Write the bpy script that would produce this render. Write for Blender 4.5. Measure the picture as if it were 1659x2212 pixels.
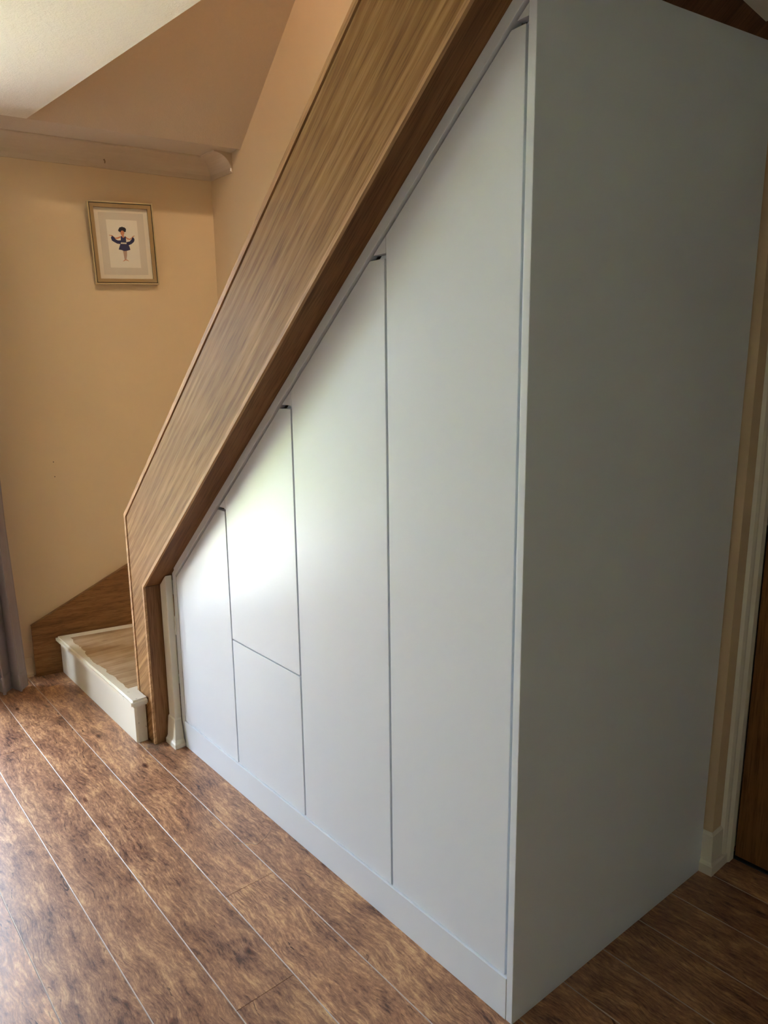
import bpy, bmesh, math, random
from mathutils import Vector, Matrix
random.seed(7)
for o in list(bpy.data.objects): bpy.data.objects.remove(o)
S = bpy.context.scene
COL = S.collection

# ------------------------------------------------------------------ camera
cam = bpy.data.cameras.new('camera'); camo = bpy.data.objects.new('camera', cam); COL.objects.link(camo)
cam.sensor_fit = 'VERTICAL'; cam.sensor_height = 36.0; cam.lens = 1556.0 / 2212.0 * 36.0
cam.clip_start = 0.02
_X = Vector((1344.5, 281, -1556)).normalized()
_d = Vector((100, 8144, 1556)); _d = (_d - _d.dot(_X) * _X).normalized()
_Z = -_d; _Y = _Z.cross(_X)
right = Vector((_X.x, _Y.x, _Z.x)); down = Vector((_X.y, _Y.y, _Z.y)); fwd = Vector((_X.z, _Y.z, _Z.z))
m = Matrix.Identity(4)
for i in range(3):
    m[i][0] = right[i]; m[i][1] = -down[i]; m[i][2] = -fwd[i]
m[0][3], m[1][3], m[2][3] = 0.916, -1.146, 1.5
camo.matrix_world = m
S.camera = camo

# ------------------------------------------------------------------ world, lights, exposure
S.view_settings.view_transform = 'Standard'; S.view_settings.look = 'None'
S.view_settings.gamma = 1.0; S.view_settings.use_curve_mapping = False
S.view_settings.exposure = -0.05
S.cycles.sample_clamp_indirect = 0.0; S.cycles.max_bounces = 7; S.cycles.adaptive_threshold = 0.03; S.cycles.adaptive_min_samples = 16
W_ = bpy.data.worlds.new('sky'); S.world = W_; W_.use_nodes = True
bg = W_.node_tree.nodes['Background']
bg.inputs[0].default_value = (0.69, 0.82, 1.0, 1); bg.inputs[1].default_value = 43.0
sun = bpy.data.lights.new('sun', 'SUN'); sun.energy = 85; sun.angle = 0.01; sun.color = (1.0, 0.97, 0.93)
suno = bpy.data.objects.new('sun', sun); COL.objects.link(suno)       # stands over the garden side, never shines into the room
suno.rotation_euler = Vector((-0.12, 0.60, -1.0)).to_track_quat('-Z', 'Y').to_euler()

TH = math.radians(11.0)
U = Vector((math.sin(TH), math.cos(TH), 0)); N = Vector((math.cos(TH), -math.sin(TH), 0)); P0 = Vector((-2.92, -0.278, 0))
def W(u, n, z):                      # the far wall's own frame: along it, out of it, up
    return P0 + U * u + N * n + Vector((0, 0, z))

# opening of the garden door in the far wall (left of the curtain)
WU0, WU1, WZ0, WZ1 = -1.34, -0.28, 0.03, 2.22
pl = bpy.data.lights.new('garden_door_daylight', 'AREA'); pl.shape = 'RECTANGLE'
pl.size = WU1 - WU0; pl.size_y = WZ1 - WZ0; pl.cycles.is_portal = True
po = bpy.data.objects.new('garden_door_daylight', pl); COL.objects.link(po)
pm = Matrix.Identity(4)
zc = -N                                # light points along -z local = +N
for i in range(3):
    pm[i][0] = U[i]; pm[i][1] = (0, 0, 1)[i]; pm[i][2] = U.cross(Vector((0, 0, 1)))[i]
pc = W((WU0 + WU1) / 2, -0.13, (WZ0 + WZ1) / 2)
pm[0][3], pm[1][3], pm[2][3] = pc
if (pm.to_3x3() @ Vector((0, 0, -1))).dot(N) < 0:
    for i in range(3): pm[i][0] *= -1; pm[i][2] *= -1
po.matrix_world = pm
# lamp hanging over the upper landing, shining down the stairwell
ll = bpy.data.lights.new('landing_lamp', 'POINT'); ll.energy = 105; ll.color = (1.0, 0.86, 0.66); ll.shadow_soft_size = 0.09
lo = bpy.data.objects.new('landing_lamp', ll); COL.objects.link(lo)
lo.location = W(0.75, 2.55, 4.62)

# ------------------------------------------------------------------ helpers
def link(o, parent=None):
    COL.objects.link(o)
    if parent: o.parent = parent
    return o
def obj(name, bm, mat, parent=None, bevel=0, smooth=False):
    if bevel:
        bmesh.ops.bevel(bm, geom=list(bm.edges), offset=bevel, segments=2, affect='EDGES', profile=0.6, clamp_overlap=True)
    bmesh.ops.recalc_face_normals(bm, faces=list(bm.faces))
    me = bpy.data.meshes.new(name); bm.to_mesh(me); bm.free()
    for mm in (mat if isinstance(mat, (list, tuple)) else [mat]): me.materials.append(mm)
    if smooth:
        for p in me.polygons: p.use_smooth = True
    return link(bpy.data.objects.new(name, me), parent)
def empty(name, loc=(0, 0, 0)):
    o = bpy.data.objects.new(name, None); o.location = loc; o.empty_display_size = 0.1
    return link(o)
def child(o, parent):                  # parent without moving
    o.parent = parent; o.matrix_parent_inverse = Matrix.Translation(-Vector(parent.location)); return o
def tag(o, label, cat=None, kind=None, group=None):
    o['label'] = label
    if cat: o['category'] = cat
    if kind: o['kind'] = kind
    if group: o['group'] = group
    return o
def prism(pts, vec, bm=None):          # closed polygon swept by a vector
    bm = bm or bmesh.new(); vec = Vector(vec)
    a = [bm.verts.new(Vector(p)) for p in pts]; b = [bm.verts.new(Vector(p) + vec) for p in pts]
    n = len(a)
    bm.faces.new(a); bm.faces.new(b[::-1])
    for i in range(n): bm.faces.new((a[i], b[i], b[(i + 1) % n], a[(i + 1) % n]))
    return bm
def xz(pts, y0, y1, bm=None): return prism([(x, y0, z) for x, z in pts], (0, y1 - y0, 0), bm)
def xy(pts, z0, z1, bm=None): return prism([(x, y, z0) for x, y in pts], (0, 0, z1 - z0), bm)
def box(x0, x1, y0, y1, z0, z1, bm=None): return xy([(x0, y0), (x1, y0), (x1, y1), (x0, y1)], z0, z1, bm)
def wbox(u0, u1, n0, n1, z0, z1, bm=None):
    return prism([W(u0, n0, z0), W(u1, n0, z0), W(u1, n1, z0), W(u0, n1, z0)], (0, 0, z1 - z0), bm)
def tube(pts, r, bm=None, seg=8):
    bm = bm or bmesh.new(); rings = []
    pts = [Vector(p) for p in pts]
    for i, p in enumerate(pts):
        t = (pts[min(i + 1, len(pts) - 1)] - pts[max(i - 1, 0)]).normalized()
        a = t.orthogonal().normalized(); b = t.cross(a)
        rings.append([bm.verts.new(p + (a * math.cos(2 * math.pi * k / seg) + b * math.sin(2 * math.pi * k / seg)) * r) for k in range(seg)])
    for i in range(len(rings) - 1):
        for k in range(seg):
            bm.faces.new((rings[i][k], rings[i][(k + 1) % seg], rings[i + 1][(k + 1) % seg], rings[i + 1][k]))
    bm.faces.new(rings[0][::-1]); bm.faces.new(rings[-1]); return bm

# ------------------------------------------------------------------ materials
class NT:
    def __init__(s, name):
        s.m = bpy.data.materials.new(name); s.m.use_nodes = True; s.t = s.m.node_tree; s.b = s.t.nodes['Principled BSDF']
    def n(s, typ, **kw):
        nd = s.t.nodes.new('ShaderNode' + typ)
        for k, v in kw.items():
            if k in nd.inputs: s.set(nd.inputs[k], v)
            else: setattr(nd, k, v)
        return nd
    def set(s, sock, v):
        if isinstance(v, bpy.types.NodeSocket): s.t.links.new(v, sock)
        else: sock.default_value = v
    def math(s, op, a, b=None, c=None):
        nd = s.t.nodes.new('ShaderNodeMath'); nd.operation = op; s.set(nd.inputs[0], a)
        if b is not None: s.set(nd.inputs[1], b)
        if c is not None: s.set(nd.inputs[2], c)
        return nd.outputs[0]
    def mix(s, f, a, b, mode='MIX'):
        nd = s.t.nodes.new('ShaderNodeMix'); nd.data_type = 'RGBA'; nd.blend_type = mode
        s.set(nd.inputs[0], f); s.set(nd.inputs[6], a); s.set(nd.inputs[7], b); return nd.outputs[2]
    def ramp(s, f, stops):
        nd = s.t.nodes.new('ShaderNodeValToRGB'); s.set(nd.inputs[0], f); e = nd.color_ramp.elements
        while len(e) < len(stops): e.new(0.5)
        for el, (p, c) in zip(e, stops):
            el.position = p; el.color = (*c, 1) if len(c) == 3 else c
        return nd.outputs[0]
    def noise(s, vec, scale, detail=4, rough=0.55, dist=0.0):
        nd = s.t.nodes.new('ShaderNodeTexNoise'); s.set(nd.inputs['Vector'], vec)
        nd.inputs['Scale'].default_value = scale; nd.inputs['Detail'].default_value = detail
        nd.inputs['Roughness'].default_value = rough; nd.inputs['Distortion'].default_value = dist
        return nd.outputs[0]
    def mapping(s, vec, scale=(1, 1, 1), rot=(0, 0, 0), loc=(0, 0, 0)):
        nd = s.t.nodes.new('ShaderNodeMapping'); s.set(nd.inputs[0], vec)
        s.set(nd.inputs[1], loc); nd.inputs[2].default_value = rot; nd.inputs[3].default_value = scale; return nd.outputs[0]
    def obj(s): return s.t.nodes.new('ShaderNodeTexCoord').outputs['Object']
    def bump(s, h, strength, dist):
        nd = s.t.nodes.new('ShaderNodeBump'); nd.inputs['Strength'].default_value = strength; nd.inputs['Distance'].default_value = dist
        s.set(nd.inputs['Height'], h); s.t.links.new(nd.outputs[0], s.b.inputs['Normal'])
    def done(s, col=None, rough=0.5, spec=0.5):
        if col is not None: s.set(s.b.inputs['Base Color'], col if isinstance(col, bpy.types.NodeSocket) else (*col, 1))
        s.set(s.b.inputs['Roughness'], rough); s.b.inputs['Specular IOR Level'].default_value = spec
        return s.m

def paint(name, col, rough, bscale=90, bstr=0.06, mott=0.03, spec=0.5):
    t = NT(name); v = t.obj()
    if mott <= 0: return t.done(col, rough, spec)
    f = t.noise(v, 3.0, 2)
    c = t.mix(f, (*[x * (1 - mott) for x in col], 1), (*[min(1, x * (1 + mott)) for x in col], 1))
    if bstr >= 0.05: t.bump(t.noise(v, bscale, 2), bstr, 0.002)
    return t.done(c, rough, spec)
M = {}
M['wall'] = paint('cream_wall_paint', (0.68, 0.51, 0.32), 0.75, 120, 0.08)
M['wall_room'] = paint('cream_room_paint', (0.66, 0.63, 0.56), 0.8, 120, 0.0, 0.0)
M['coving'] = paint('coving_paint', (0.60, 0.47, 0.34), 0.7, 60, 0.05)
M['cab'] = paint('satin_white_lacquer', (0.725, 0.762, 0.815), 0.34, 260, 0.0, 0.0)
M['trim'] = paint('ivory_gloss_paint', (0.80, 0.74, 0.62), 0.4, 40, 0.05)
M['plastic'] = paint('white_frame_paint', (0.85, 0.85, 0.84), 0.35, 40, 0.01)
M['dark'] = paint('dark_void', (0.02, 0.018, 0.016), 0.9)

def artex(name, col, s1=55, bstr=0.5):
    t = NT(name); v = t.obj()
    n1 = t.noise(v, s1, 5, 0.65, 0.6); n2 = t.noise(v, s1 * 2.6, 3)
    h = t.math('ADD', n1, t.math('MULTIPLY', n2, 0.5)); t.bump(h, bstr, 0.006)
    return t.done(t.mix(n1, (*[x * 0.93 for x in col], 1), (*col, 1)), 0.85)
M['ceil'] = artex('stippled_ceiling_paint', (0.86, 0.80, 0.70))
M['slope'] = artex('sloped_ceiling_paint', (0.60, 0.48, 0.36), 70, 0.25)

def oak(name, rot, c_dark, c_mid, c_light, rough=0.38, axis=0, seed=0.0, flame=0.35):
    """oak veneer: grain runs along the local x axis after turning by rot"""
    t = NT(name); v = t.mapping(t.obj(), rot=rot, loc=(seed, seed * 0.7, seed * 1.3))
    big = t.noise(t.mapping(v, (0.8, 11, 11)), 1.0, 5, 0.6, 1.2)
    warp = t.mapping(v, (1, 1, 1))
    wv = t.n('TexWave', wave_type='BANDS', bands_direction='Z', Vector=t.mapping(warp, (0.30, 2.0, 2.0)))
    wv.inputs['Scale'].default_value = 5.0; wv.inputs['Distortion'].default_value = 13.0
    wv.inputs['Detail'].default_value = 3; wv.inputs['Detail Scale'].default_value = 0.7
    fine = t.noise(t.mapping(v, (1.5, 95, 95)), 1.0, 6, 0.72, 0.3)
    pore = t.noise(t.mapping(v, (9, 240, 240)), 1.0, 2, 0.6)
    f = t.math('ADD', t.math('MULTIPLY', big, 1 - flame), t.math('MULTIPLY', wv.outputs[0], flame))
    f = t.math('ADD', t.math('MULTIPLY', f, 0.6), t.math('MULTIPLY', fine, 0.4))
    c = t.ramp(f, [(0.28, c_dark), (0.5, c_mid), (0.72, c_light)])
    p = t.ramp(pore, [(0.36, (0.45, 0.40, 0.36)), (0.5, (1, 1, 1))])
    c = t.mix(0.55, c, p, 'MULTIPLY')
    t.bump(pore, 0.06, 0.001)
    r = t.math('MULTIPLY_ADD', fine, 0.2, rough - 0.1)
    return t.done(c, r, 0.12)
PITCH = math.atan(0.845)
OD, OM, OL = (0.165, 0.072, 0.024), (0.335, 0.170, 0.062), (0.54, 0.315, 0.135)
M['oak_face'] = oak('oak_veneer_face', (0, PITCH, 0), OD, OM, OL, 0.56, flame=0.18)
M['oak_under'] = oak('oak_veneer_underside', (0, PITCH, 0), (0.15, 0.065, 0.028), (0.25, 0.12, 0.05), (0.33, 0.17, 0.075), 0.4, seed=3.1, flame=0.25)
M['oak_vert'] = oak('oak_veneer_upright', (0, math.radians(90), 0), (0.17, 0.075, 0.035), (0.28, 0.14, 0.065), (0.37, 0.20, 0.095), 0.4, seed=5.7, flame=0.15)
M['oak_lip'] = oak('oak_edge_strip', (0, PITCH, 0), (0.38, 0.20, 0.085), (0.56, 0.32, 0.155), (0.70, 0.44, 0.24), 0.5, seed=8.2, flame=0.2)
M['oak_wall'] = oak('oak_wall_string', (0, 0, math.radians(-75)), (0.16, 0.07, 0.025), (0.27, 0.13, 0.05), (0.36, 0.19, 0.08), 0.42, seed=2.2, flame=0.12)
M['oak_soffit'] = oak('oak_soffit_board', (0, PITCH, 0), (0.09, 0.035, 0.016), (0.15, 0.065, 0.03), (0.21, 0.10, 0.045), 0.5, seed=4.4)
M['door_wood'] = oak('brown_door_veneer', (0, math.radians(90), 0), (0.14, 0.06, 0.018), (0.20, 0.09, 0.03), (0.25, 0.12, 0.04), 0.45, seed=6.6, flame=0.2)
M['groove'] = paint('dark_oak_groove', (0.07, 0.028, 0.012), 0.6)

def floor_mat():
    t = NT('rustic_oak_laminate'); oi = t.t.nodes.new('ShaderNodeObjectInfo'); r = oi.outputs['Random']
    base = t.obj()
    off = t.n('CombineXYZ', X=t.math('MULTIPLY', r, 37.0), Y=t.math('MULTIPLY', r, 91.0), Z=t.math('MULTIPLY', r, 13.0)).outputs[0]
    v = t.n('VectorMath', operation='ADD'); t.set(v.inputs[0], base); t.set(v.inputs[1], off); v = v.outputs[0]
    wob = t.noise(t.mapping(v, (3, 3, 3)), 1.0, 3)
    vd = t.n('VectorMath', operation='ADD'); t.set(vd.inputs[0], v)
    t.set(vd.inputs[1], t.n('CombineXYZ', X=0.0, Y=t.math('MULTIPLY', wob, 0.10), Z=0.0).outputs[0]); vd = vd.outputs[0]
    cloud = t.noise(t.mapping(v, (6, 13, 9)), 1.0, 6, 0.7, 0.5)
    streak = t.noise(t.mapping(vd, (6, 48, 20)), 1.0, 6, 0.78)
    fleck = t.noise(t.mapping(vd, (38, 150, 40)), 1.0, 4, 0.75)
    f = t.math('ADD', t.math('MULTIPLY', cloud, 0.36), t.math('ADD', t.math('MULTIPLY', streak, 0.32), t.math('MULTIPLY', fleck, 0.32)))
    c = t.ramp(f, [(0.39, (0.072, 0.030, 0.018)), (0.45, (0.22, 0.100, 0.053)), (0.51, (0.355, 0.175, 0.092)), (0.56, (0.52, 0.285, 0.140)), (0.64, (0.72, 0.47, 0.24))])
    # growth-ring arcs
    wv = t.n('TexWave', wave_type='RINGS', rings_direction='Z', Vector=t.mapping(vd, (3.0, 16, 6)))
    wv.inputs['Scale'].default_value = 2.2; wv.inputs['Distortion'].default_value = 12; wv.inputs['Detail'].default_value = 3; wv.inputs['Detail Scale'].default_value = 1.2
    rings = t.ramp(wv.outputs[0], [(0.0, (0.45, 0.40, 0.38)), (0.22, (1, 1, 1))])
    mask = t.ramp(t.noise(t.mapping(v, (2.4, 6, 5), loc=(3, 8, 1)), 1.0, 2), [(0.56, (0, 0, 0)), (0.64, (0.7, 0.7, 0.7))])
    c = t.mix(t.n('RGBToBW', Color=mask).outputs[0], c, t.mix(1.0, c, rings, 'MULTIPLY'))
    # cracks and knots
    crack = t.ramp(t.noise(t.mapping(vd, (7, 38, 12), loc=(5, 2, 9)), 1.0, 4, 0.75, 1.2), [(0.31, (0.16, 0.11, 0.10)), (0.37, (1, 1, 1))])
    c = t.mix(1.0, c, crack, 'MULTIPLY')
    vo = t.n('TexVoronoi', Vector=t.mapping(vd, (3.4, 8.0, 4))); vo.inputs['Scale'].default_value = 1.0
    knot = t.ramp(vo.outputs['Distance'], [(0.02, (0.16, 0.10, 0.09)), (0.06, (0.62, 0.5, 0.44)), (0.085, (1, 1, 1))])
    c = t.mix(1.0, c, knot, 'MULTIPLY')
    tone = t.math('MULTIPLY_ADD', r, 0.34, 0.84)
    c = t.mix(1.0, c, t.n('CombineColor', Red=tone, Green=tone, Blue=tone).outputs[0], 'MULTIPLY')
    t.bump(t.math('ADD', streak, fleck), 0.16, 0.0012)
    rr = t.math('MULTIPLY_ADD', cloud, 0.16, 0.32)
    return t.done(c, rr, 0.5)
M['floor'] = floor_mat()
M['bevel'] = paint('plank_bevel_glint', (0.50, 0.42, 0.36), 0.42, 200, 0.01)  # bevels coloured pale to stand in for window glints along plank edges
M['slab'] = paint('floor_underlay', (0.03, 0.02, 0.015), 0.9)

def tread_mat():
    t = NT('worn_painted_tread'); v = t.obj()
    sep = t.n('SeparateXYZ', Vector=v); x, y = sep.outputs[0], sep.outputs[1]
    wob = t.math('MULTIPLY', t.math('SUBTRACT', t.noise(v, 7, 3, 0.5), 0.5), 0.10)
    # bare timber in the middle (paint left along the edges)
    a = t.math('GREATER_THAN', t.math('ADD', x, t.math('MULTIPLY', y, -0.20)), -2.765)
    b = t.math('LESS_THAN', x, -1.985)
    cmask = t.math('GREATER_THAN', t.math('ADD', y, wob), -0.128)
    msk = t.math('MULTIPLY', t.math('MULTIPLY', a, b), cmask)
    grain = t.noise(t.mapping(v, (30, 3, 30)), 1.0, 4, 0.6, 0.6)
    big = t.noise(v, 7, 3)
    wood = t.ramp(t.math('ADD', t.math('MULTIPLY', grain, 0.6), t.math('MULTIPLY', big, 0.4)), [(0.36, (0.30, 0.18, 0.085)), (0.5, (0.46, 0.31, 0.17)), (0.64, (0.58, 0.42, 0.26))])
    vo = t.n('TexVoronoi', Vector=t.mapping(v, (9, 5, 9))); vo.inputs['Scale'].default_value = 1.0
    wood = t.mix(1.0, wood, t.ramp(vo.outputs['Distance'], [(0.05, (0.5, 0.42, 0.36)), (0.13, (1, 1, 1))]), 'MULTIPLY')
    chips = t.ramp(t.noise(t.mapping(v, (1, 1, 1)), 55, 4, 0.7), [(0.33, (0.25, 0.2, 0.17)), (0.37, (1, 1, 1))])
    edge = t.math('GREATER_THAN', x, -1.99)
    pnt = t.mix(edge, (0.80, 0.73, 0.58, 1), t.mix(1.0, (0.80, 0.75, 0.63, 1), chips, 'MULTIPLY'))
    c = t.mix(msk, pnt, wood)
    t.bump(grain, 0.05, 0.002)
    return t.done(c, t.math('MULTIPLY_ADD', msk, 0.25, 0.4))
M['tread'] = tread_mat()
def riser_mat():
    t = NT('chipped_riser_paint'); v = t.obj(); sep = t.n('SeparateXYZ', Vector=v)
    chips = t.ramp(t.noise(v, 60, 4, 0.7), [(0.31, (0.2, 0.17, 0.15)), (0.355, (1, 1, 1))])
    near = t.math('MULTIPLY', t.math('GREATER_THAN', sep.outputs[0], -2.03), 1.0)
    low = t.math('GREATER_THAN', sep.outputs[0], -1.876)
    k = t.math('MAXIMUM', low, t.math('MULTIPLY', near, t.math('LESS_THAN', sep.outputs[2], 0.03)))
    return t.done(t.mix(k, (0.80, 0.75, 0.62, 1), t.mix(1.0, (0.80, 0.75, 0.62, 1), chips, 'MULTIPLY')), 0.42)
M['riser'] = riser_mat()
def fabric():
    t = NT('mauve_grey_curtain'); v = t.obj()
    f = t.noise(t.mapping(v, (400, 400, 8)), 1.0, 2)
    c = t.mix(f, (0.23, 0.185, 0.19, 1), (0.30, 0.245, 0.25, 1)); t.bump(f, 0.1, 0.001)
    t.b.inputs['Sheen Weight'].default_value = 0.3
    return t.done(c, 0.55)
M['curtain'] = fabric()
def flat(name, col, rough=0.6): return paint(name, col, rough, 80, 0.0, 0.0)
def glassmat():
    t = NT('window_glass'); tr = t.n('BsdfTransparent'); gl = t.n('BsdfGlossy'); gl.inputs['Roughness'].default_value = 0.02
    lw = t.n('LayerWeight'); lw.inputs[0].default_value = 0.5
    fac = t.math('MULTIPLY_ADD', t.math('POWER', lw.outputs['Facing'], 5.0), 0.9, 0.03)
    mx = t.n('MixShader'); t.set(mx.inputs[0], fac); t.set(mx.inputs[1], tr.outputs[0]); t.set(mx.inputs[2], gl.outputs[0])
    t.t.links.new(mx.outputs[0], t.t.nodes['Material Output'].inputs['Surface']); return t.m
M['glass'] = glassmat()
def foliage(name, a, b, s):
    t = NT(name); v = t.obj(); f = t.noise(v, s, 5, 0.7)
    t.bump(f, 0.8, 0.05); return t.done(t.mix(f, (*a, 1), (*b, 1)), 0.7)
M['hedge'] = foliage('hedge_leaves', (0.06, 0.09, 0.03), (0.20, 0.24, 0.11), 9)
M['lawn'] = foliage('lawn_grass', (0.24, 0.32, 0.05), (0.46, 0.54, 0.14), 25)

# ------------------------------------------------------------------ the setting
# floor: slab with planks
floor = obj('floor', box(-3.8, 4.3, -3.9, 1.6, -0.12, -0.0095), M['slab']); tag(floor, 'rustic brown wood-look laminate floor', kind='structure')
BW = 0.1655
def plank(x0, x1, y0, y1):
    bm = bmesh.new(); c, d, t = 0.0015, 0.0009, 0.009
    L, w = x1 - x0, y1 - y0
    ce = 0.0007
    top = [(ce, c), (L - ce, c), (L - ce, w - c), (ce, w - c)]; mid = [(0, 0), (L, 0), (L, w), (0, w)]
    vt = [bm.verts.new((x, y, 0)) for x, y in top]; vm = [bm.verts.new((x, y, -d)) for x, y in mid]; vb = [bm.verts.new((x, y, -t)) for x, y in mid]
    f = bm.faces.new(vt); f.material_index = 0
    for i in range(4):
        j = (i + 1) % 4
        q = bm.faces.new((vm[i], vm[j], vt[j], vt[i])); q.material_index = 1 if i in (0, 2) else 0
        q = bm.faces.new((vb[i], vb[j], vm[j], vm[i])); q.material_index = 0
    o = obj('plank', bm, [M['floor'], M['bevel']], floor); o.location = (x0, y0, 0); return o
fixed = {4: 0.9, 3: 0.55, 2: 1.2, 1: 0.8, 0: 1.1, -1: 0.6, -2: 0.1, -3: -0.815, -4: -0.45, -5: -0.25, -6: -0.3, -7: 0.0}
PL = 1.9
for k in range(-25, 7):
    y0 = 0.188 + BW * k
    if y0 > 1.1 or y0 < -3.98: continue
    j = fixed.get(k, random.uniform(-0.6, 0.6))
    x = j - PL * 3
    while x < 4.2:
        a, b = max(x, -3.7), min(x + PL, 4.2)
        if b - a > 0.05: plank(a, b - 0.0004, y0, y0 + BW - 0.0004)
        x += PL

# far wall (with the garden-door opening)
HZ = 2.588
bm = wbox(-3.7, WU0, -0.12, 0, 0, HZ + 0.3)
wbox(WU0, WU1, -0.12, 0, WZ1, HZ + 0.3, bm); wbox(WU0, WU1, -0.12, 0, -0.02, WZ0, bm); wbox(WU1, 1.20, -0.12, 0, 0, HZ + 0.3, bm)
tag(obj('wall_left', bm, M['wall']), 'warm cream painted end wall beside the stairs', kind='structure')
# back wall behind the stairs; its end forms the nib by the door
cx, cy = -2.715, 0.776
bm = xy([(cx - 0.15, cy - 0.004), (-0.25, 0.8443), (0.062, 0.853), (0.062, 0.972), (cx - 0.15, cy + 0.35)], 0, 5.0)
LEAN = 0.028
for v in bm.verts:
    if v.co.x > 0: v.co.y += LEAN * min(v.co.z, 5.0)
tag(obj('wall_back', bm, M['wall']), 'cream painted wall rising behind the staircase', kind='structure')
bm = box(-0.1, 4.3, 1.12, 1.20, 0, 5.0); box(-0.1, 0.058, 0.94, 1.12, 0, 5.0, bm); box(0.058, 0.92, 1.078, 1.12, 0, 2.035, bm); xy([(0.92, 0.972), (4.3, 0.972), (4.3, 1.12), (0.92, 1.12)], 0, HZ, bm); xy([(0.084, 1.04), (0.92, 1.04), (0.92, 1.12), (0.084, 1.12)], 2.035, 2.25, bm)  # includes unseen boxes behind the door, added to block light leaks
tag(obj('wall_back_hall', bm, M['wall_room']), 'cream wall around the brown door, with added light-blocking boxes behind', kind='structure')
tag(obj('wall_right', box(2.5, 2.62, -3.92, 1.12, 0, HZ), M['wall_room']), 'cream room wall behind the viewpoint', kind='structure')
tag(obj('wall_front', box(-3.9, 4.32, -3.92, -3.8, 0, HZ), M['wall_room']), 'cream room wall opposite the cupboard', kind='structure')

# ceilings
e0 = Vector((-2.691, -0.149, 0)); e1 = Vector((-1.225, -0.014, 0)); ed = (e1 - e0)
def edge_at(xx): return e0 + ed * ((xx - e0.x) / ed.x)
# edge meets the line n = .29
def nn(p): return (p - P0).dot(N)
s_ = (0.29 - nn(e0)) / (nn(e1) - nn(e0)); eD = e0 + ed * s_
eC = W(1.12, 0.29, 0)
eE = edge_at(-0.95)
poly = [W(-3.7, 0.29, 0), eD, eE, Vector((-0.85, -0.115, 0)), Vector((0.70, -0.115, 0)), Vector((0.70, 1.15, 0)), Vector((4.3, 1.15, 0)), Vector((4.3, -3.95, 0))]
bm = prism([(p.x, p.y, HZ) for p in poly], (0, 0, 0.16))
bmesh.ops.triangulate(bm, faces=[f for f in bm.faces if len(f.verts) > 4])
tag(obj('ceiling', bm, M['ceil']), 'pale stippled plaster ceiling', kind='structure')
bm = prism([W(-3.7, -0.1, HZ), W(1.12, -0.1, HZ), W(1.12, 0.29, HZ), W(-3.7, 0.29, HZ)], (0, 0, 0.16))
tag(obj('ceiling_strip', bm, M['slope']), 'narrow ceiling strip along the coving, tan paint partly standing in for shade', kind='structure')  # slope's tan reused here, partly painting in the shade near the window wall
L_ = 2.45
a = [W(-0.25, 0.29, HZ), W(1.25, 0.29, HZ), W(1.9, 0.29 + L_, HZ + L_), W(-0.25, 0.29 + L_, HZ + L_)]
tag(obj('ceiling_slope', prism(a, (-0.08, 0, 0.08)), M['slope']), 'tan sloped ceiling over the staircase', kind='structure')
tag(obj('ceiling_landing', box(-1.0, 2.4, -0.4, 1.3, 4.95, 5.05), M['ceil']), 'plaster ceiling above the upper landing', kind='structure')
bm = xy([(-2.75, -0.19), (-0.95, -0.02), (-0.95, -0.115), (2.4, -0.115), (2.4, -0.2), (-2.75, -0.28)], HZ + 0.16, 5.0)
tag(obj('wall_front_landing', bm, M['wall']), 'cream wall above the stair opening', kind='structure')
tag(obj('wall_back_landing', box(0.058, 2.4, 0.99, 1.12, 2.7, 5.0), M['wall']), 'cream wall behind the upper landing', kind='structure')
tag(obj('wall_right_landing', box(2.3, 2.4, -0.2, 1.12, HZ + 0.16, 5.0), M['wall']), 'cream wall at the end of the landing', kind='structure')
tag(obj('floor_landing', box(0.68, 2.4, -0.115, 1.12, HZ + 0.16, HZ + 0.2), M['slab']), 'dark landing floor upstairs', kind='structure')

# coving along the far wall and its short return
def coving_profile(r=0.10, z0=2.498, z1=HZ):
    h = z1 - z0; pts = [(0, z0), (0.006, z0), (0.006, z0 + 0.008)]
    for i in range(9):
        t = i / 8; ang = t * math.pi / 2
        pts.append((0.006 + (r - 0.016) * (1 - math.cos(ang)), z0 + 0.008 + (h - 0.016) * math.sin(ang)))
    pts += [(r - 0.003, z1 - 0.008), (r, z1 - 0.004), (r, z1 + 0.0), (0, z1 + 0.0)]
    return pts
def sweep(prof, path):
    """profile (out, z) carried along path = [(point, outward vector)]"""
    bm = bmesh.new(); rings = [[bm.verts.new(p + o * a + Vector((0, 0, z))) for a, z in prof] for p, o in path]
    n = len(prof)
    for i in range(len(rings) - 1):
        for k in range(n): bm.faces.new((rings[i][k], rings[i][(k + 1) % n], rings[i + 1][(k + 1) % n], rings[i + 1][k]))
    bm.faces.new(rings[0][::-1]); bm.faces.new(rings[-1]); return bm
bd = Vector((0.062 - cx, 0.853 - cy, 0)).normalized(); bn = Vector((bd.y, -bd.x, 0))    # back wall direction and outward normal
corner = Vector((cx, cy, 0)); corner = P0 + U * 1.074
c1 = N + (-U) * 0.0
mit = N + bn * ((1 - N.dot(bn)) / 1.0)       # close to the mitre for nearly square walls
den = 1 - N.dot(bn) ** 2
mit = (N + bn) * (1 / (1 + N.dot(bn)))
end = corner + bd * 0.215
bm = sweep(coving_profile(), [(W(-3.6, 0, 0), N), (corner, mit), (end, bn)])
cov = tag(obj('trim_1', bm, M['coving']), 'plain concave plaster coving under the ceiling', kind='structure')
for p in cov.data.polygons: p.use_smooth = False
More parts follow.
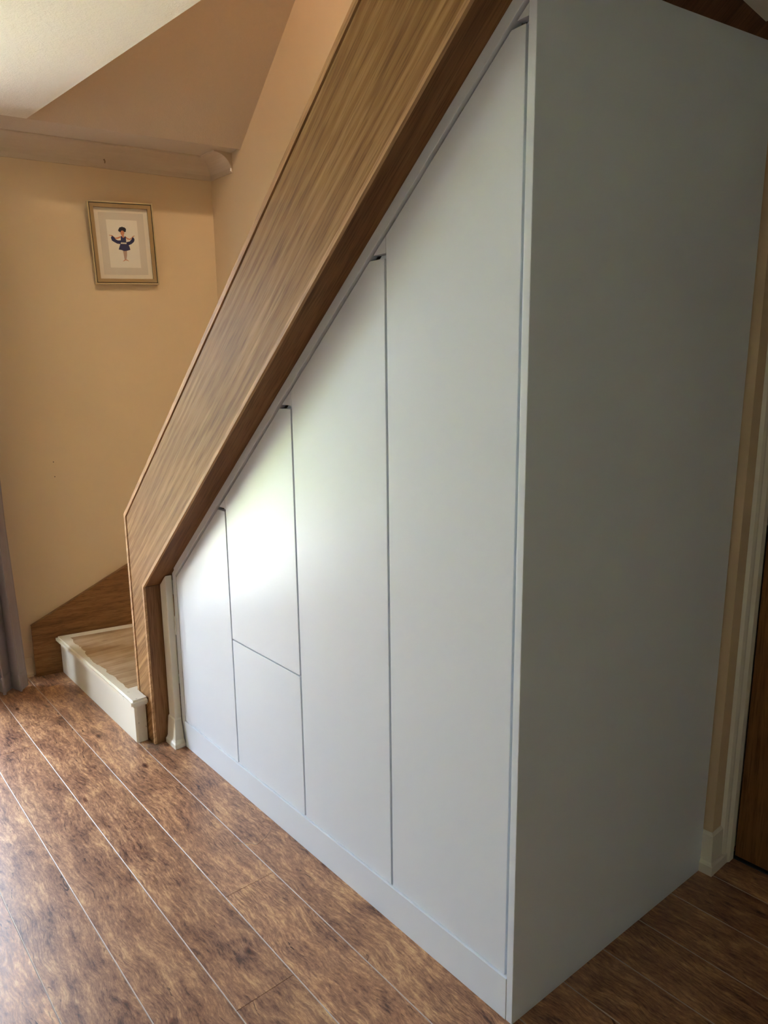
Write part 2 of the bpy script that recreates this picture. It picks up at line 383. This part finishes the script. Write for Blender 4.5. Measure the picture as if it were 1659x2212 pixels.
o = obj('paint_fleck', prism([end + bn * 0.004 + Vector((0, 0, z)) for z in ()] or [end + bn * 0.008 + bd * 0.001 + Vector((0, 0, 2.503)), end + bn * 0.014 + bd * 0.001 + Vector((0, 0, 2.503)), end + bn * 0.013 + bd * 0.001 + Vector((0, 0, 2.519)), end + bn * 0.008 + bd * 0.001 + Vector((0, 0, 2.517))], bd * 0.002), M['plastic'], cov)
# little hook left in the coving, dark discs standing in for nail holes in the wall
hk = obj('wall_hook', tube([W(0.545, 0.006, 2.536), W(0.545, 0.026, 2.533), W(0.546, 0.032, 2.528), W(0.547, 0.030, 2.521), W(0.547, 0.024, 2.519)], 0.0028), flat('brass_hook', (0.25, 0.15, 0.07), 0.4))
tag(hk, 'tiny brown hook screwed into the coving above the picture', 'hook')
for z, t_ in ((1.09, 'upper'), (1.016, 'lower')):
    c_ = W(0.193, -0.001, z); pts = [c_ + U * 0.0026 * math.cos(q * math.pi / 4) + Vector((0, 0, 0.0026 * math.sin(q * math.pi / 4))) for q in range(8)]
    o = obj('nailhole', prism(pts, N * 0.0035), flat('nailhole_' + t_, (0.07, 0.045, 0.03)))
    tag(o, f'tiny dark screw in the cream wall, {t_} of the pair', 'nailhole', group='nail holes in the end wall')

# skirting by the curtain
def skirt_profile(h=0.10, d=0.014):
    return [(0, 0), (d + 0.007, 0), (d + 0.007, 0.016), (d + 0.002, 0.021), (d, 0.03), (d * 0.75, h - 0.02), (d * 0.35, h), (0, h)]
bm = sweep(skirt_profile(), [(W(WU1, 0, 0), N), (W(0.004, 0, 0), N)])
tag(obj('baseboard_left', bm, M['wall']), 'cream painted skirting below the end wall', kind='structure')

# garden door in the far wall
win = tag(obj('window_1', wbox(WU0, WU1, -0.10, -0.03, WZ1 - 0.07, WZ1), M['plastic']), 'white framed glazed garden door', kind='structure')
def wf(*a): return obj('window_frame', wbox(*a), M['plastic'], win)
wf(WU0, WU1, -0.10, -0.03, WZ0, WZ0 + 0.08); wf(WU0, WU0 + 0.07, -0.10, -0.03, WZ0 + .08, WZ1 - .07); wf(WU1 - 0.07, WU1, -0.10, -0.03, WZ0 + .08, WZ1 - .07)
um = (WU0 + WU1) / 2; wf(um - 0.05, um + 0.05, -0.10, -0.03, WZ0 + .08, WZ1 - .07)
for p_, q_ in ((WU0 + 0.07, um - 0.05), (um + 0.05, WU1 - 0.07)):
    obj('pane', wbox(p_, q_, -0.068, -0.062, WZ0 + .08, WZ1 - .07), M['glass'], win)

# garden outside
tag(obj('patio', wbox(-9, 5, -2.5, -0.13, -0.22, -0.12), flat('pale_paving', (0.72, 0.71, 0.68), 0.8)), 'pale grey paving outside the glazed door', kind='structure')
tag(obj('lawn', wbox(-14, 9, -16, -2.5, -0.25, -0.15), M['lawn']), 'green garden lawn outside the glazed door', 'lawn', kind='stuff')
bm = bmesh.new()
bmesh.ops.create_grid(bm, x_segments=60, y_segments=12, size=0.5)
for v in bm.verts:
    uu, zz = v.co.x * 16 - 4.0, (v.co.y + 0.5) * 2.1 - 0.145
    j = 0.25 * math.sin(uu * 2.1) + 0.12 * math.sin(uu * 7.3 + zz * 5) + random.uniform(-0.08, 0.08)
    v.co = W(uu, -9.0 - j - 0.25 * zz, zz + (0.25 * math.sin(uu * 1.3) if zz > 1.7 else 0))
ex = bmesh.ops.extrude_face_region(bm, geom=list(bm.faces)); 
for v in [g for g in ex['geom'] if isinstance(g, bmesh.types.BMVert)]: v.co -= N * 0.9
tag(obj('garden_hedge', bm, M['hedge'], smooth=True), 'leafy green hedge at the end of the garden', 'hedge')

# nib at the left end of the cupboard, with wrapped skirting
ZO = lambda x: 2.2105 + 0.845 * x
ZI = lambda x: 2.175 + 0.845 * x
ZT = lambda x: 2.608 + 0.845 * x
nib = obj('trim_2', xz([(-1.806, 0), (-1.7485, 0), (-1.7485, ZO(-1.7485) - 0.006), (-1.806, ZO(-1.806) - 0.006)], -0.031, -0.002), M['trim'], bevel=0.004)
tag(nib, 'ivory painted upright nib between oak casing and white cupboard', kind='structure')
sp = [(0, 0), (0.016, 0), (0.016, 0.018), (0.012, 0.024), (0.0095, 0.032), (0.003, 0.112), (0, 0.118)]
O1, O2 = Vector((-1.806, -0.031, 0)), Vector((-1.7485, -0.031, 0))
bm = sweep(sp, [(O1, Vector((0, -1.3, 0))), (O2, Vector((2.1, -1.3, 0))), (Vector((-1.7485, -0.0065, 0)), Vector((2.1, 0, 0)))])
obj('skirting_block', bm, M['trim'], nib)

# right: nib skirting, door lining, door leaf
nib2 = obj('trim_3', prism([(x_, y_, 0) for x_, y_ in [(0.0625, 0.905), (0.071, 0.913), (0.074, 0.925), (0.074, 0.935), (0.081, 0.948), (0.081, 0.974), (0.0625, 0.974)]], (0, LEAN * 2.03, 2.03)), M['trim'])
tag(nib2, 'ivory painted door lining in the dark corner', kind='structure')
sp2 = [(0, 0), (0.014, 0), (0.014, 0.03), (0.010, 0.035), (0.008, 0.04), (0.006, 0.125), (0, 0.135)]
bm = sweep(sp2, [(Vector((0.034, 0.852, 0)), Vector((0, -1, 0))), (Vector((0.0625, 0.853, 0)), Vector((1, -1, 0))), (Vector((0.0625, 0.972, 0)), Vector((1, 0, 0)))])
tag(obj('baseboard_right', bm, M['trim']), 'scuffed ivory skirting wrapped round the nib by the door', kind='structure')
door = obj('door_1', prism([(0.084, 0.976, 0.012), (0.90, 0.976, 0.012), (0.90, 1.015, 0.012), (0.084, 1.015, 0.012)], (0, LEAN * 2.01, 2.01)), M['door_wood'], bevel=0.002)
tag(door, 'plain brown wooden door in the dark corner', kind='structure')
obj('door_handle', tube([(0.84, 1.01, 1.0), (0.84, 0.96, 1.0), (0.80, 0.955, 1.0), (0.73, 0.955, 1.0)], 0.009), flat('steel', (0.5, 0.5, 0.5), 0.3), door)
tag(obj('trim_4', box(0.07, 0.92, 0.974, 1.03, -0.008, 0.004), flat('dark_threshold', (0.02, 0.03, 0.03), 0.7)), 'dark threshold strip under the brown door', kind='structure')

# ------------------------------------------------------------------ fitted cupboard
cab = empty('fitted_cupboard', (-0.86, 0.4, 0))
tag(cab, 'white fitted under-stair cupboard with handleless doors and sloping top', 'cupboard')
def part(name, bm, mat=M['cab'], bevel=0.0012, label=None, parent=cab):
    o = obj(name, bm, mat, None, bevel)
    if parent: child(o, parent)
    if label: o['label'] = label
    return o
G = 0.0056            # gap
XS = [-1.713, -1.274, -0.843, -0.421, -0.0185]
ZK = 0.1125
CUT = [1.047, 1.405, 1.766, 2.125]
# carcass: thick uprights, slanting top and back so the gaps read as recesses
bm = bmesh.new()
part('carcass', xz([(-1.745, 0.0), (-0.012, 0.0), (-0.012, ZI(-0.012) - 0.01), (-1.745, ZI(-1.745) - 0.01)], 0.021, 0.75), bevel=0)
part('left_stile', xz([(-1.748, 0), (-1.7145, 0), (-1.7145, ZI(-1.7145)), (-1.7145, ZO(-1.7145) - 0.001), (-1.748, ZO(-1.748) - 0.001)], -0.001, 0.02))
part('sloping_trim', xz([(-1.7135, ZI(-1.7135) + 0.001), (-0.0115, ZI(-0.0115) + 0.001), (-0.0115, ZO(-0.0115) - 0.001), (-1.7135, ZO(-1.7135) - 0.001)], -0.008, 0.02))
part('kickboard', xz([(-1.7135, 0), (-0.0107, 0), (-0.0107, ZK - 0.001), (-1.7135, ZK - 0.001)], -0.006, 0.02))
for i in range(4):
    x0, x1, zc_ = XS[i] + (0.0008 if i == 0 else G * 0.35), XS[i + 1] - (G if i < 3 else 0.0005), CUT[i]
    zin = lambda x: ZI(x) - 0.0052
    xc = (zc_ - 2.171) / 0.845
    lab = ['short leftmost white cupboard door', 'white cupboard door above the low hatch', 'tall white cupboard door second from the end panel', 'tallest white cupboard door beside the end panel'][i]
    zb = ZK + 0.0003
    if i == 1:
        part('door', xz([(x0, 0.5905), (x1, 0.5905), (x1, zc_), (xc, zc_), (x0, zin(x0))], 0.0, 0.019), label=lab)
        part('door', xz([(x0, zb), (x1, zb), (x1, 0.586), (x0, 0.586)], 0.0, 0.019), label='low white cupboard hatch beside the leftmost door')
    else:
        xr = x1 if i < 3 else -0.0205
        part('door', xz([(x0, zb), (xr, zb), (xr, zc_), (xc, zc_), (x0, zin(x0))], 0.0, 0.019), label=lab)
    g2 = 0.011
    xi = (zc_ + g2 - 2.171) / 0.845
    xr = x1 if i < 3 else -0.0165
    xr2 = XS[i + 1] + (0.0012 if i < 3 else 0.004)
    part('corner_infill', xz([(xi, zc_ + g2), (xr2, zc_ + g2), (xr2, zin(xr2))], 0.0, 0.019), bevel=0.0006)
# end panel, very slightly out of square, top cut to the stair soffit
ptop = lambda y: 2.2262 + 0.0893 * y
th_ = 0.0185
y1_ = 0.845
bm = bmesh.new()
fo = [(0.008, -0.005, 0), (0.0375, y1_, 0), (0.0375 + 0.002, y1_ + LEAN * 2.3, ptop(y1_ + LEAN * 2.3)), (0.008, -0.005, ptop(0))]
bm = prism(fo, (-th_, 0, 0))
part('end_panel', bm, bevel=0.0015, label='tall plain white end panel of the cupboard')

# ------------------------------------------------------------------ staircase
st = empty('staircase', (-1.88, 0.3, 0))
tag(st, 'oak-clad enclosed staircase with a worn white bottom step', 'staircase')
YF = -0.097
XL, XR = -1.953, -1.812
XE = 0.70
def offs(top_in, bot_in):              # string outline, inset from the top/left and bottom/right sides
    s = math.sqrt(1 + 0.845 ** 2)
    zt = lambda x: ZT(x) - top_in * s; zo = lambda x: ZO(x) - 0.001 + bot_in * s
    xl, xr = XL + top_in, XR - bot_in
    return xl, xr, zt, zo
def sp_poly(ti, bi, zl=0.2, zr=0.0):
    xl, xr, zt, zo = offs(ti, bi)
    return [(xl, zl), (xr, zr), (xr, zo(xr)), (XE, zo(XE)), (XE, zt(XE)), (xl, zt(xl))]
def notch(ti, bi):
    xl, xr, zt, zo = offs(ti, bi)
    return [(xl, 0.0), (xr, 0.0), (xr, zo(xr)), (XE, zo(XE)), (XE, zt(XE)), (xl, zt(xl))]
part('string_core', xz(notch(0.004, 0.006), -0.088, 0.02), M['groove'], 0, parent=st)
o = part('string_face', xz(notch(0.0225, 0.0125), YF, -0.088), M['oak_face'], 0, 'broad oak veneered stair string', parent=st)
# edge strip (top and left) with shadow groove
s = math.sqrt(1 + 0.845 ** 2); CW = 0.0175
xl = XL; zt = ZT
part('edge_strip', xz([(xl, zt(xl)), (xl + CW, zt(xl + CW) - CW * s), (XE, zt(XE) - CW * s), (XE, zt(XE))], YF - 0.003, 0.02), M['oak_lip'], 0.001, parent=st)
part('edge_strip', xz([(xl, 0.0), (xl + CW, 0.0), (xl + CW, zt(xl + CW) - CW * s), (xl, zt(xl))], YF - 0.003, 0.02), M['oak_lip'], 0.001, parent=st)
# lower lipping
xl_, xr_, zt_, zo_ = offs(0, 0.0125)
part('lower_lipping', xz([(XR, ZO(XR) - 0.001), (XE, ZO(XE) - 0.001), (XE, zo_(XE)), (xr_, zo_(xr_))], YF, -0.088), M['oak_lip'], 0, parent=st)
part('lower_lipping', xz([(xr_, 0), (XR, 0), (XR, ZO(XR) - 0.001), (xr_, zo_(xr_))], YF, -0.088), M['oak_lip'], 0, parent=st)
# underside and casing side
q = 0.006 * s
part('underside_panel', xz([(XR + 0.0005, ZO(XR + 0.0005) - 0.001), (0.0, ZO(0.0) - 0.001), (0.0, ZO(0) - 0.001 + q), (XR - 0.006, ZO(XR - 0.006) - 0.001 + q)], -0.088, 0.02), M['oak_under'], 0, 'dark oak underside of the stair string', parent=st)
part('casing_side', box(XR - 0.006, XR, -0.088, -0.0015, 0, ZO(XR) - 0.002), M['oak_vert'], 0, 'oak inner side of the string foot', parent=st)
# soffit boards beyond the end panel
so = lambda x, y: 2.2235 + 0.845 * (x - 0.008) + 0.060 * y
bm = bmesh.new()
for (ya, yb) in ((-0.088, 1.118),):
    pts = [Vector((0.0102, ya, so(0.0102, ya))), Vector((0.040, yb, so(0.040, yb))), Vector((XE, yb, so(XE, yb))), Vector((XE, ya, so(XE, ya)))]
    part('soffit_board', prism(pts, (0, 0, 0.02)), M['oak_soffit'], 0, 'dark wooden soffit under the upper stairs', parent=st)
# bottom step
yn = -0.168; zt1 = 0.200
def wallx(y, off=0.036): return P0.x + (y - P0.y) * math.tan(TH) + off / math.cos(TH)
tread_poly = [(wallx(yn) , yn), (-1.853, yn), (-1.846, yn + 0.006), (-1.846, -0.1015), (-1.9565, -0.1015), (-1.9565, 0.74), (wallx(0.74), 0.74)]
bm = xy(tread_poly, zt1 - 0.032, zt1)
bmesh.ops.bevel(bm, geom=[e for e in bm.edges if abs(e.verts[0].co.z - e.verts[1].co.z) < 1e-4 and (e.verts[0].co.y < -0.15 or e.verts[1].co.y < -0.15)], offset=0.009, segments=3, affect='EDGES')
part('tread', bm, M['tread'], 0, 'worn bottom tread with bare wood and white painted edges', parent=st)
part('riser', xy([(wallx(-0.148), -0.148), (-1.880, -0.148), (-1.872, -0.140), (-1.872, -0.1015), (wallx(-0.1015), -0.1015)], 0, zt1 - 0.033), M['riser'], 0.002, 'chipped white bottom riser', parent=st)
# upper steps hidden behind the string
for i in range(1, 3):                                     # winders
    z = zt1 + 0.195 * i
    f = [(-1.952, 0.05 + 0.2 * (i - 1)), (wallx(0.5), 0.5)] + ([(wallx(0.74), 0.74)] if i == 1 else [(-2.5, 0.74)]) + [(-1.952, 0.74)]
    part('tread', xy(f, z - 0.16, z), M['trim'], 0, parent=st)
x = -1.95; z = zt1 + 0.195 * 2
while x < 0.7:
    z += 0.195
    part('tread', xy([(x, 0.022), (x + 0.26, 0.022), (x + 0.26, 0.79), (x, 0.79)], z - 0.03, z), M['trim'], 0, parent=st)
    part('riser', xy([(x + 0.015, 0.022), (x + 0.03, 0.022), (x + 0.03, 0.79), (x + 0.015, 0.79)], z - 0.195, z - 0.03), M['trim'], 0, parent=st)
    x += 0.195 / 0.845
# wall string on the far wall
T = 0.034
pts = [(0.012, 0.0), (0.95, 0.0), (0.95, 0.755), (0.012, 0.2705)]
bm = prism([W(u, 0.0005, z) for u, z in pts], N * (T - 0.0005))
part('wall_string', bm, M['oak_wall'], 0.0015, 'oak wall string beside the bottom step', parent=st)

# ------------------------------------------------------------------ picture
pic = empty('framed_picture', W(0.605, 0.004, 1.955))
tag(pic, 'small wood-framed print of a dancing girl in blue on the end wall', 'picture')
PW, PH = 0.306, 0.382
PR = math.radians(2.4)
def PQ(a, b, n):                       # a across, b up from the picture's lower left corner
    a -= PW / 2; b -= PH / 2
    aa, bb = a * math.cos(PR) - b * math.sin(PR), a * math.sin(PR) + b * math.cos(PR)
    return W(0.606 + aa, n + 0.028 * (b / PH + 0.5) , 1.959 + PH / 2 + bb)
def pprism(pts, n0, n1): return prism([PQ(a, b, n0) for a, b in pts], N * (n1 - n0))
gold = flat('pale_gilt', (0.50, 0.38, 0.20), 0.3)
pine = paint('pine_frame_wood', (0.36, 0.235, 0.105), 0.45, 40, 0.02, 0.25)
dkf = flat('dark_frame_edge', (0.05, 0.045, 0.04), 0.5)
def mitred(name, i0, i1, n0, n1, mat):
    o_, n_ = (i0, i0, PW - i0, PH - i0), (i1, i1, PW - i1, PH - i1)
    for (a, b, c_, d) in (((o_[0], o_[1]), (o_[2], o_[1]), (n_[2], n_[1]), (n_[0], n_[1])), ((o_[2], o_[1]), (o_[2], o_[3]), (n_[2], n_[3]), (n_[2], n_[1])),
                          ((o_[2], o_[3]), (o_[0], o_[3]), (n_[0], n_[3]), (n_[2], n_[3])), ((o_[0], o_[3]), (o_[0], o_[1]), (n_[0], n_[1]), (n_[0], n_[3]))):
        part(name, pprism([a, b, c_, d], n0, n1), mat, 0.0006, parent=pic)
mitred('frame_rim', 0.0, 0.006, 0.001, 0.027, gold)
mitred('frame_groove', 0.006, 0.0095, 0.001, 0.019, dkf)
mitred('frame_rail', 0.0095, 0.026, 0.001, 0.024, pine)
rc = lambda i: [(i, i), (PW - i, i), (PW - i, PH - i), (i, PH - i)]
part('outer_mount', pprism(rc(0.0255), 0.004, 0.010), flat('ivory_mount', (0.74, 0.66, 0.54)), 0, parent=pic)
part('inner_mount', pprism(rc(0.047), 0.010, 0.0108), flat('stone_mount', (0.60, 0.53, 0.44)), 0, parent=pic)
part('print_paper', pprism(rc(0.080), 0.0108, 0.0114), flat('print_paper', (0.76, 0.70, 0.60)), 0, parent=pic)
def fig(pts):
    out = []
    for X_, Y_ in pts:
        t = (Y_ - 535) / 875.0; xl0 = 490 + 100 * t; s_ = (X_ - xl0) / (530 - 10 * t)
        out.append((0.080 + s_ * (PW - 0.16), PH - 0.080 - t * (PH - 0.16)))
    return out
def ell(cx_, cy_, rx, ry, n=18, j=0): return [(cx_ + rx * (1 + j * math.sin(5 * q)) * math.cos(2 * math.pi * q / n), cy_ + ry * (1 + j * math.cos(3 * q)) * math.sin(2 * math.pi * q / n)) for q in range(n)]
skin, navy, blk, tights, wht = flat('print_skin', (0.55, 0.22, 0.11)), flat('print_navy', (0.018, 0.02, 0.085)), flat('print_hair', (0.012, 0.01, 0.02)), flat('print_tights', (0.42, 0.27, 0.20)), flat('print_white', (0.75, 0.7, 0.6))
dress = flat('print_dress', (0.035, 0.035, 0.11))
shapes = [(skin, [(745, 828), (700, 850), (660, 862), (625, 835), (600, 815), (548, 812), (552, 822), (590, 828), (618, 858), (655, 882), (700, 880), (750, 855)]),
          (skin, [(832, 832), (870, 862), (905, 872), (935, 850), (955, 822), (990, 806), (985, 818), (962, 840), (940, 872), (905, 892), (865, 885), (832, 858)]),
          (tights, [(788, 1085), (858, 1085), (862, 1180), (852, 1262), (822, 1262), (803, 1160)]),
          (skin, [(790, 1292), (826, 1258), (855, 1256), (880, 1270), (903, 1294), (862, 1276), (838, 1270), (815, 1288)]),
          (navy, [(592, 835), (582, 865), (600, 915), (640, 940), (690, 968), (752, 975), (752, 905), (700, 908), (665, 890), (635, 850), (610, 832)]),
          (navy, [(950, 842), (935, 880), (905, 920), (846, 935), (850, 975), (890, 990), (940, 965), (978, 925), (988, 885), (972, 850)]),
          (skin, [(765, 795), (800, 795), (802, 830), (820, 845), (790, 860), (765, 845), (762, 825)]),
          (dress, [(748, 828), (765, 828), (778, 850), (795, 858), (812, 848), (820, 828), (834, 832), (846, 948), (750, 948)]),
          (dress, [(745, 968), (850, 968), (886, 985), (905, 1030), (917, 1075), (870, 1092), (815, 1102), (765, 1082), (718, 1076), (730, 1020)]),
          (wht, [(752, 945), (848, 945), (850, 970), (750, 968)]),
          (blk, ell(770, 712, 66, 52, 20, 0.10)), (skin, ell(776, 768, 34, 46)), (blk, [(722, 740), (730, 690), (780, 685), (835, 705), (835, 745), (815, 752), (805, 725), (770, 718), (748, 735), (735, 765)])]
bm = bmesh.new(); mats = []
for k, (mt, pts) in enumerate(shapes):
    if mt not in mats: mats.append(mt)
    nf = len(bm.faces); prism([PQ(a, b, 0.0114 + 0.00006 * (k + 1)) for a, b in fig(pts)], N * 0.00005, bm)
    bm.faces.ensure_lookup_table()
    for f_ in list(bm.faces)[nf:]: f_.material_index = mats.index(mt)
bmesh.ops.triangulate(bm, faces=list(bm.faces))
part('printed_figure', bm, mats, 0, 'printed girl in a navy dress holding out a feather boa', parent=pic)
part('picture_hanger', pprism([(PW/2-.01, PH-.03), (PW/2+.01, PH-.03), (PW/2+.01, PH-.01), (PW/2-.01, PH-.01)], -0.028, 0.002), dkf, 0, parent=pic)

# ------------------------------------------------------------------ curtain
cu = empty('curtain', W(-0.35, 0.13, 0)); tag(cu, 'long mauve-grey curtain hanging at the left edge', 'curtain')
NU, NZ = 110, 30
ZC0, ZC1 = 0.012, 2.34
def cpos(t, z, dn=0.0):
    fl = 1 + 0.25 * (1 - z / ZC1); ph = t * 2 * math.pi * 5.2
    lean = -0.022 * min(z / 0.84, 1.0)
    u = -0.030 - 0.36 * t * (0.94 + 0.06 * fl) + lean + 0.010 * math.sin(ph * 2) * min(1, t * 8)
    am = min(1.0, 0.35 + t * 4)
    n = 0.160 - 0.045 * am * fl * math.cos(ph + 0.4 * math.sin(z * 2.0)) + 0.010 * math.sin(ph * 0.37 + z * 3)
    return W(u, n + dn, z)
def drape(name, z0, z1, nz, dn, thick):
    bm = bmesh.new(); g = []
    for j in range(nz + 1):
        z = z0 + (z1 - z0) * (j / nz) ** 1.3
        g.append([bm.verts.new(cpos(i / NU, z, dn)) for i in range(NU + 1)])
    for j in range(nz):
        for i in range(NU): bm.faces.new((g[j][i], g[j][i + 1], g[j + 1][i + 1], g[j + 1][i]))
    o = part(name, bm, M['curtain'], 0, parent=cu)
    for p in o.data.polygons: p.use_smooth = True
    md = o.modifiers.new('thickness', 'SOLIDIFY'); md.thickness = thick; md.offset = 0
    return o
drape('drape', ZC0, ZC1, NZ, 0.0, 0.003)
drape('hem', 0.010, 0.095, 5, 0.0, 0.009)
part('curtain_pole', tube([W(-2.2, 0.10, 2.36), W(-0.03, 0.10, 2.36)], 0.014), flat('pole', (0.3, 0.3, 0.3), 0.4), 0, parent=cu)

# ------------------------------------------------------------------ litter on the floor
pts = []
for i in range(26):
    t = i / 25
    pts.append((-1.02 - 0.0 + 0.075 * math.sin(t * 3.6) * 0.6 + 0.02 * t, -0.165 + 0.13 * t + 0.012 * math.sin(t * 9), 0.0012))
tag(obj('thread', tube(pts, 0.0007, seg=5), flat('thread', (0.5, 0.36, 0.26))), 'loose pale thread lying on the floor near the kickboard', 'thread')
bm = bmesh.new()
for i in range(420):
    x_ = random.gauss(-1.80, 0.035); y_ = random.gauss(-0.112, 0.016) + (0.03 if x_ > -1.79 else 0) * random.random()
    l = random.uniform(0.003, 0.009); an = random.uniform(0, 6.3); z_ = random.uniform(0.0006, 0.004)
    a = Vector((x_, y_, 0.0004)); b = a + Vector((math.cos(an) * l, math.sin(an) * l, z_)); w = Vector((-math.sin(an), math.cos(an), 0)) * 0.0005
    bm.faces.new([bm.verts.new(p) for p in (a - w, a + w, b + w * 0.5, b - w * 0.5)])
tag(obj('carpet_fluff', bm, flat('fluff', (0.30, 0.23, 0.16))), 'grey fluff left round the foot of the oak casing', 'fluff', kind='stuff')
